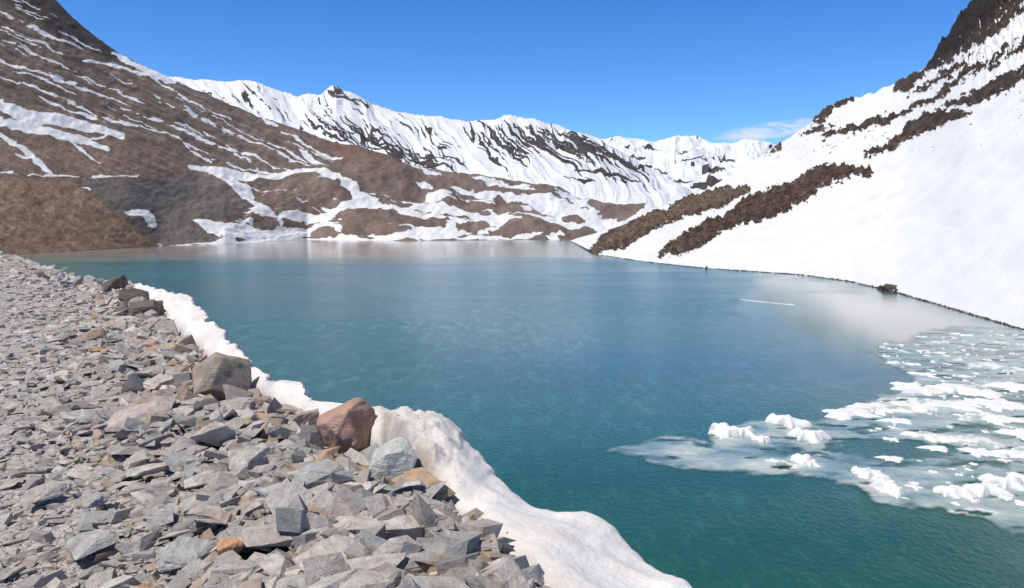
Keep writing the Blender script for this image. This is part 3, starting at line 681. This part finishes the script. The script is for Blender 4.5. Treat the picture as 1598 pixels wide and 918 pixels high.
    while n<263 and tries<30000:
        tries+=1
        k=r.random()
        Dd=3.5+(k**2.3)*20
        i=int(np.argmin(np.abs(ey-Dd)));t=-abs(r.normal(0,1.05))*(1+Dd*.03)-.02
        if r.random()<.15: t=-r.uniform(0,4)
        x=ex[i]+nx_[i]*t+r.uniform(-.1,.1);y=ey[i]+ny_[i]*t
        X,Y=proj(A([x,y,4.3]))
        if X<-30 or Y>960: continue
        near=np.exp(-(t/1.3)**2)
        sz=r.uniform(.11,.2)+near*.24*r.random()**1.6
        if Dd>10: sz*=1.15
        if edge_sd(x,y)>-.20*sz: continue
        if any(math.hypot(x-a,y-b)<(sz*.5+c)*.46 for a,b,c in placed): continue
        if any(math.hypot(x-a,y-b)<(sz*.4+c) for a,b,c in heroes if c>.2): continue
        placed.append((x,y,sz*.5))
        o=addobj('rock',variants[int(r.integers(34))],None,'broken angular grey slate rock lying in rubble','rock',GR)
        o.location=(x,y,float(bank_z(x,y))+sz*r.uniform(.05,.13)+near*.08*r.random());o.scale=(sz*1.4,sz*1.4,sz*r.uniform(.8,1.3));o.rotation_euler=(r.normal(.12,.32)*(.3+.7*near),r.normal(0,.32)*(.3+.7*near),r.uniform(0,6.28));n+=1
    shapes=[bm_arrays(slab(300+i,random.choice([.08,.11,.14,.18,.24,.34]),random.choice([4,4,5,5,6]),mid=False)) for i in range(40)]
    VV=[];FF=[];CC=[];off=0
    def put(x,y,z,sz,r,til=.38,pale=0):
        nonlocal off
        v,f=shapes[int(r.integers(40))]
        a,b,c=r.normal(0,til),r.normal(0,til),r.uniform(0,6.28)
        Rz=A([[math.cos(c),-math.sin(c),0],[math.sin(c),math.cos(c),0],[0,0,1]]);Rx=A([[1,0,0],[0,math.cos(a),-math.sin(a)],[0,math.sin(a),math.cos(a)]]);Ry=A([[math.cos(b),0,math.sin(b)],[0,1,0],[-math.sin(b),0,math.cos(b)]])
        w=(v*sz*A([1.3,1.25,r.uniform(.8,1.3)]))@(Rx@Ry@Rz).T+A([x,y,z])
        VV.append(w);FF.append(f+off);off+=len(v)
        col=PAL[int(r.integers(len(PAL)))]*r.uniform(.75,1.08);col=col*(1-pale)+A([.56,.52,.48])*pale;CC.append(rgba(col,len(v)))
    M=40000
    k=r.random(M);Dd=3.3+(k**2.1)*42
    idx=np.clip(np.searchsorted(ey,Dd),0,len(ey)-1)
    u=r.random(M)
    t=np.where(u<.42,-np.abs(r.normal(0,1.0,M))*(1+Dd*.04),-r.random(M)*(3+Dd*.5))
    x=ex[idx]+nx_[idx]*t;y=ey[idx]+ny_[idx]*t+r.uniform(-.1,.1,M)
    X,Y=proj(np.stack([x,y,x*0+4.3],-1))
    z=bank_z(x,y);dd=edge_sd(x,y);near=np.exp(-(np.abs(dd)/1.45)**2)
    hasberm=y<17.5
    HX=A(heroes)
    for i in range(M):
        if X[i]<-60 or Y[i]>980: continue
        sz=(.022+.034*r.random()+near[i]*(.04*r.random()+.25*r.random()**2.4)+.13*r.random()**4)*(1+Dd[i]*.025)
        if hasberm[i] and dd[i]>-.2*sz-.0: continue
        if sz>.07 and np.any(np.hypot(HX[:,0]-x[i],HX[:,1]-y[i])<HX[:,2]): continue
        put(x[i],y[i],z[i]+sz*(r.uniform(-.04,.05) if near[i]<.3 else r.uniform(0,.2))+.08*near[i]*r.random()*(Dd[i]<10),sz,r,.14+.26*near[i],.5*(1-near[i]))
    for i in range(2500):
        j=int(r.integers(len(ey)));
        if ey[j]<17 or ey[j]>60: continue
        tt=r.uniform(0,3);xx=ex[j]+nx_[j]*tt;yy=ey[j]+ny_[j]*tt;sz=r.uniform(.12,.5)
        put(xx,yy,float(bank_z(xx,yy)),sz,r)
    for i in range(700):
        a=int(r.integers(60,berm.shape[0]-5));b=int(bI*(r.random()**2.2)*.95)
        q=berm[a,b];X0,Y0=proj(q);dens=.12+.88*np.exp(-((X0-655)/45)**2)
        if r.random()>dens: continue
        sz=r.uniform(.006,.022)*(1.0 if r.random()<.85 else 2.2)
        put(q[0],q[1],q[2]+sz*.1,sz,r);CC[-1]=CC[-1]*A([.65,.6,.54,1])
    me=mesh_from('rubble',np.concatenate(VV),np.concatenate(FF),{'tint':np.concatenate(CC)},False,mattr)
    addobj('rubble',me,'stuff','loose grey and brown slate rubble covering the bank','rubble')
    VV.clear();FF.clear();CC.clear();off=0
    for i in range(2200):
        k=int(len(shoreR)*.48*r.random()**.9);q=shoreR[k]+A([r.normal(0,.1),r.normal(0,.2),0])
        sz=r.uniform(.08,.26)*(.5+q[1]/180)
        put(q[0],q[1]+.1,r.uniform(0,.06),sz,r);CC[-1]=rgba(A([.07,.06,.052])*r.uniform(.6,1.8),len(CC[-1]))
    me=mesh_from('shore_stones',np.concatenate(VV),np.concatenate(FF),{'tint':np.concatenate(CC)},False,mattr)
    addobj('shore_stones',me,'stuff','thin dark line of wet stones along the waterline','stones')
    for (px,py,w,sd,hh) in [(1388,454,26,951,.45),(1374,451,14,952,.4),(1102,420,7,953,.8),(1398,456,10,954,.7),(1380,447,8,955,.8)]:
        q=PZ(px,py,0.0);sz=w*q[1]/F
        me=rough_rock(sd,hh,6,.03,3,.02);me.materials.append(stone_mat('wet_stone','fix',(.07,.06,.05,1)))
        o=addobj('shore_boulder',me,None,'dark wet boulder at the foot of the snow slope','rock','dark boulders at the waterline')
        o.location=(q[0],q[1],sz*.15);o.scale=(sz,)*3;o.rotation_euler=(.1,.1,r.uniform(0,6))
build_rocks()

# =====================================================  LIGHT, SKY, CAMERA
S=Vector((-.45,-.30,1.0)).normalized()
el=math.asin(S.z);az=math.atan2(S.x,S.y)
sun=bpy.data.lights.new('sun','SUN');sun.energy=4.6;sun.angle=math.radians(.5);sun.color=(1,.945,.87)
so=bpy.data.objects.new('sun',sun);scene.collection.objects.link(so);so.rotation_euler=(-S).to_track_quat('-Z','Y').to_euler()
w=bpy.data.worlds.new('World');scene.world=w;w.use_nodes=True
t=NT(w.node_tree)
sky=t.n('ShaderNodeTexSky',sky_type='NISHITA');sky.sun_disc=False;sky.sun_elevation=el;sky.sun_rotation=az;sky.altitude=4000;sky.air_density=1.0;sky.dust_density=.1;sky.ozone_density=2.0
g=t.n('ShaderNodeTexCoord').outputs['Generated'];sp=t.n('ShaderNodeSeparateXYZ',ins={0:g})
cr=t.n('ShaderNodeValToRGB',ins={0:sp.outputs[2]});e=cr.color_ramp.elements
e[0].position=.08;e[0].color=(1.0,1.5,1.95,1);e[1].position=.30;e[1].color=(.45,1.25,2.05,1);x=e.new(.6);x.color=(.62,.72,.76,1)
skc=t.mix(1.0,sky.outputs[0],cr.outputs[0],'MULTIPLY')
yy=t.math('MAXIMUM',sp.outputs[1],.05)
cx=t.math('DIVIDE',sp.outputs[0],yy);cz=t.math('DIVIDE',sp.outputs[2],yy)
dx=t.math('SUBTRACT',cx,.325)
ddz=t.math('SUBTRACT',cz,t.math('ADD',.116,t.math('MULTIPLY',dx,.14)))
e=t.math('ADD',t.math('POWER',t.math('DIVIDE',t.math('ABSOLUTE',dx),.085),2.0),t.math('POWER',t.math('DIVIDE',t.math('ABSOLUTE',ddz),.012),2.0))
cv=t.n('ShaderNodeCombineXYZ',ins={0:t.math('MULTIPLY',cx,22.0),1:t.math('MULTIPLY',cz,90.0),2:0.0}).outputs[0]
nn=t.noise(cv,1.0,6,.65,.6)
cm=t.math('MULTIPLY',t.map(e,1.0,0.1,0,1,True),t.map(nn,.38,.6,.1,1.0))
cm=t.math('MULTIPLY',cm,t.map(sp.outputs[1],.1,.3))
col=t.mix(cm,skc,(8.2,8.7,9.2))
bg=t.n('ShaderNodeBackground',ins={0:col,1:.095});o=t.n('ShaderNodeOutputWorld');t.nt.links.new(bg.outputs[0],o.inputs[0])
cam=bpy.data.cameras.new('camera');cam.sensor_width=36;cam.lens=36*F/1598;cam.clip_start=.1;cam.clip_end=30000
co=bpy.data.objects.new('camera',cam);scene.collection.objects.link(co);co.location=(0,0,H);co.rotation_euler=(math.pi/2-TH,0,0)
scene.camera=co
scene.view_settings.view_transform='Standard';scene.view_settings.look='None';scene.view_settings.exposure=0
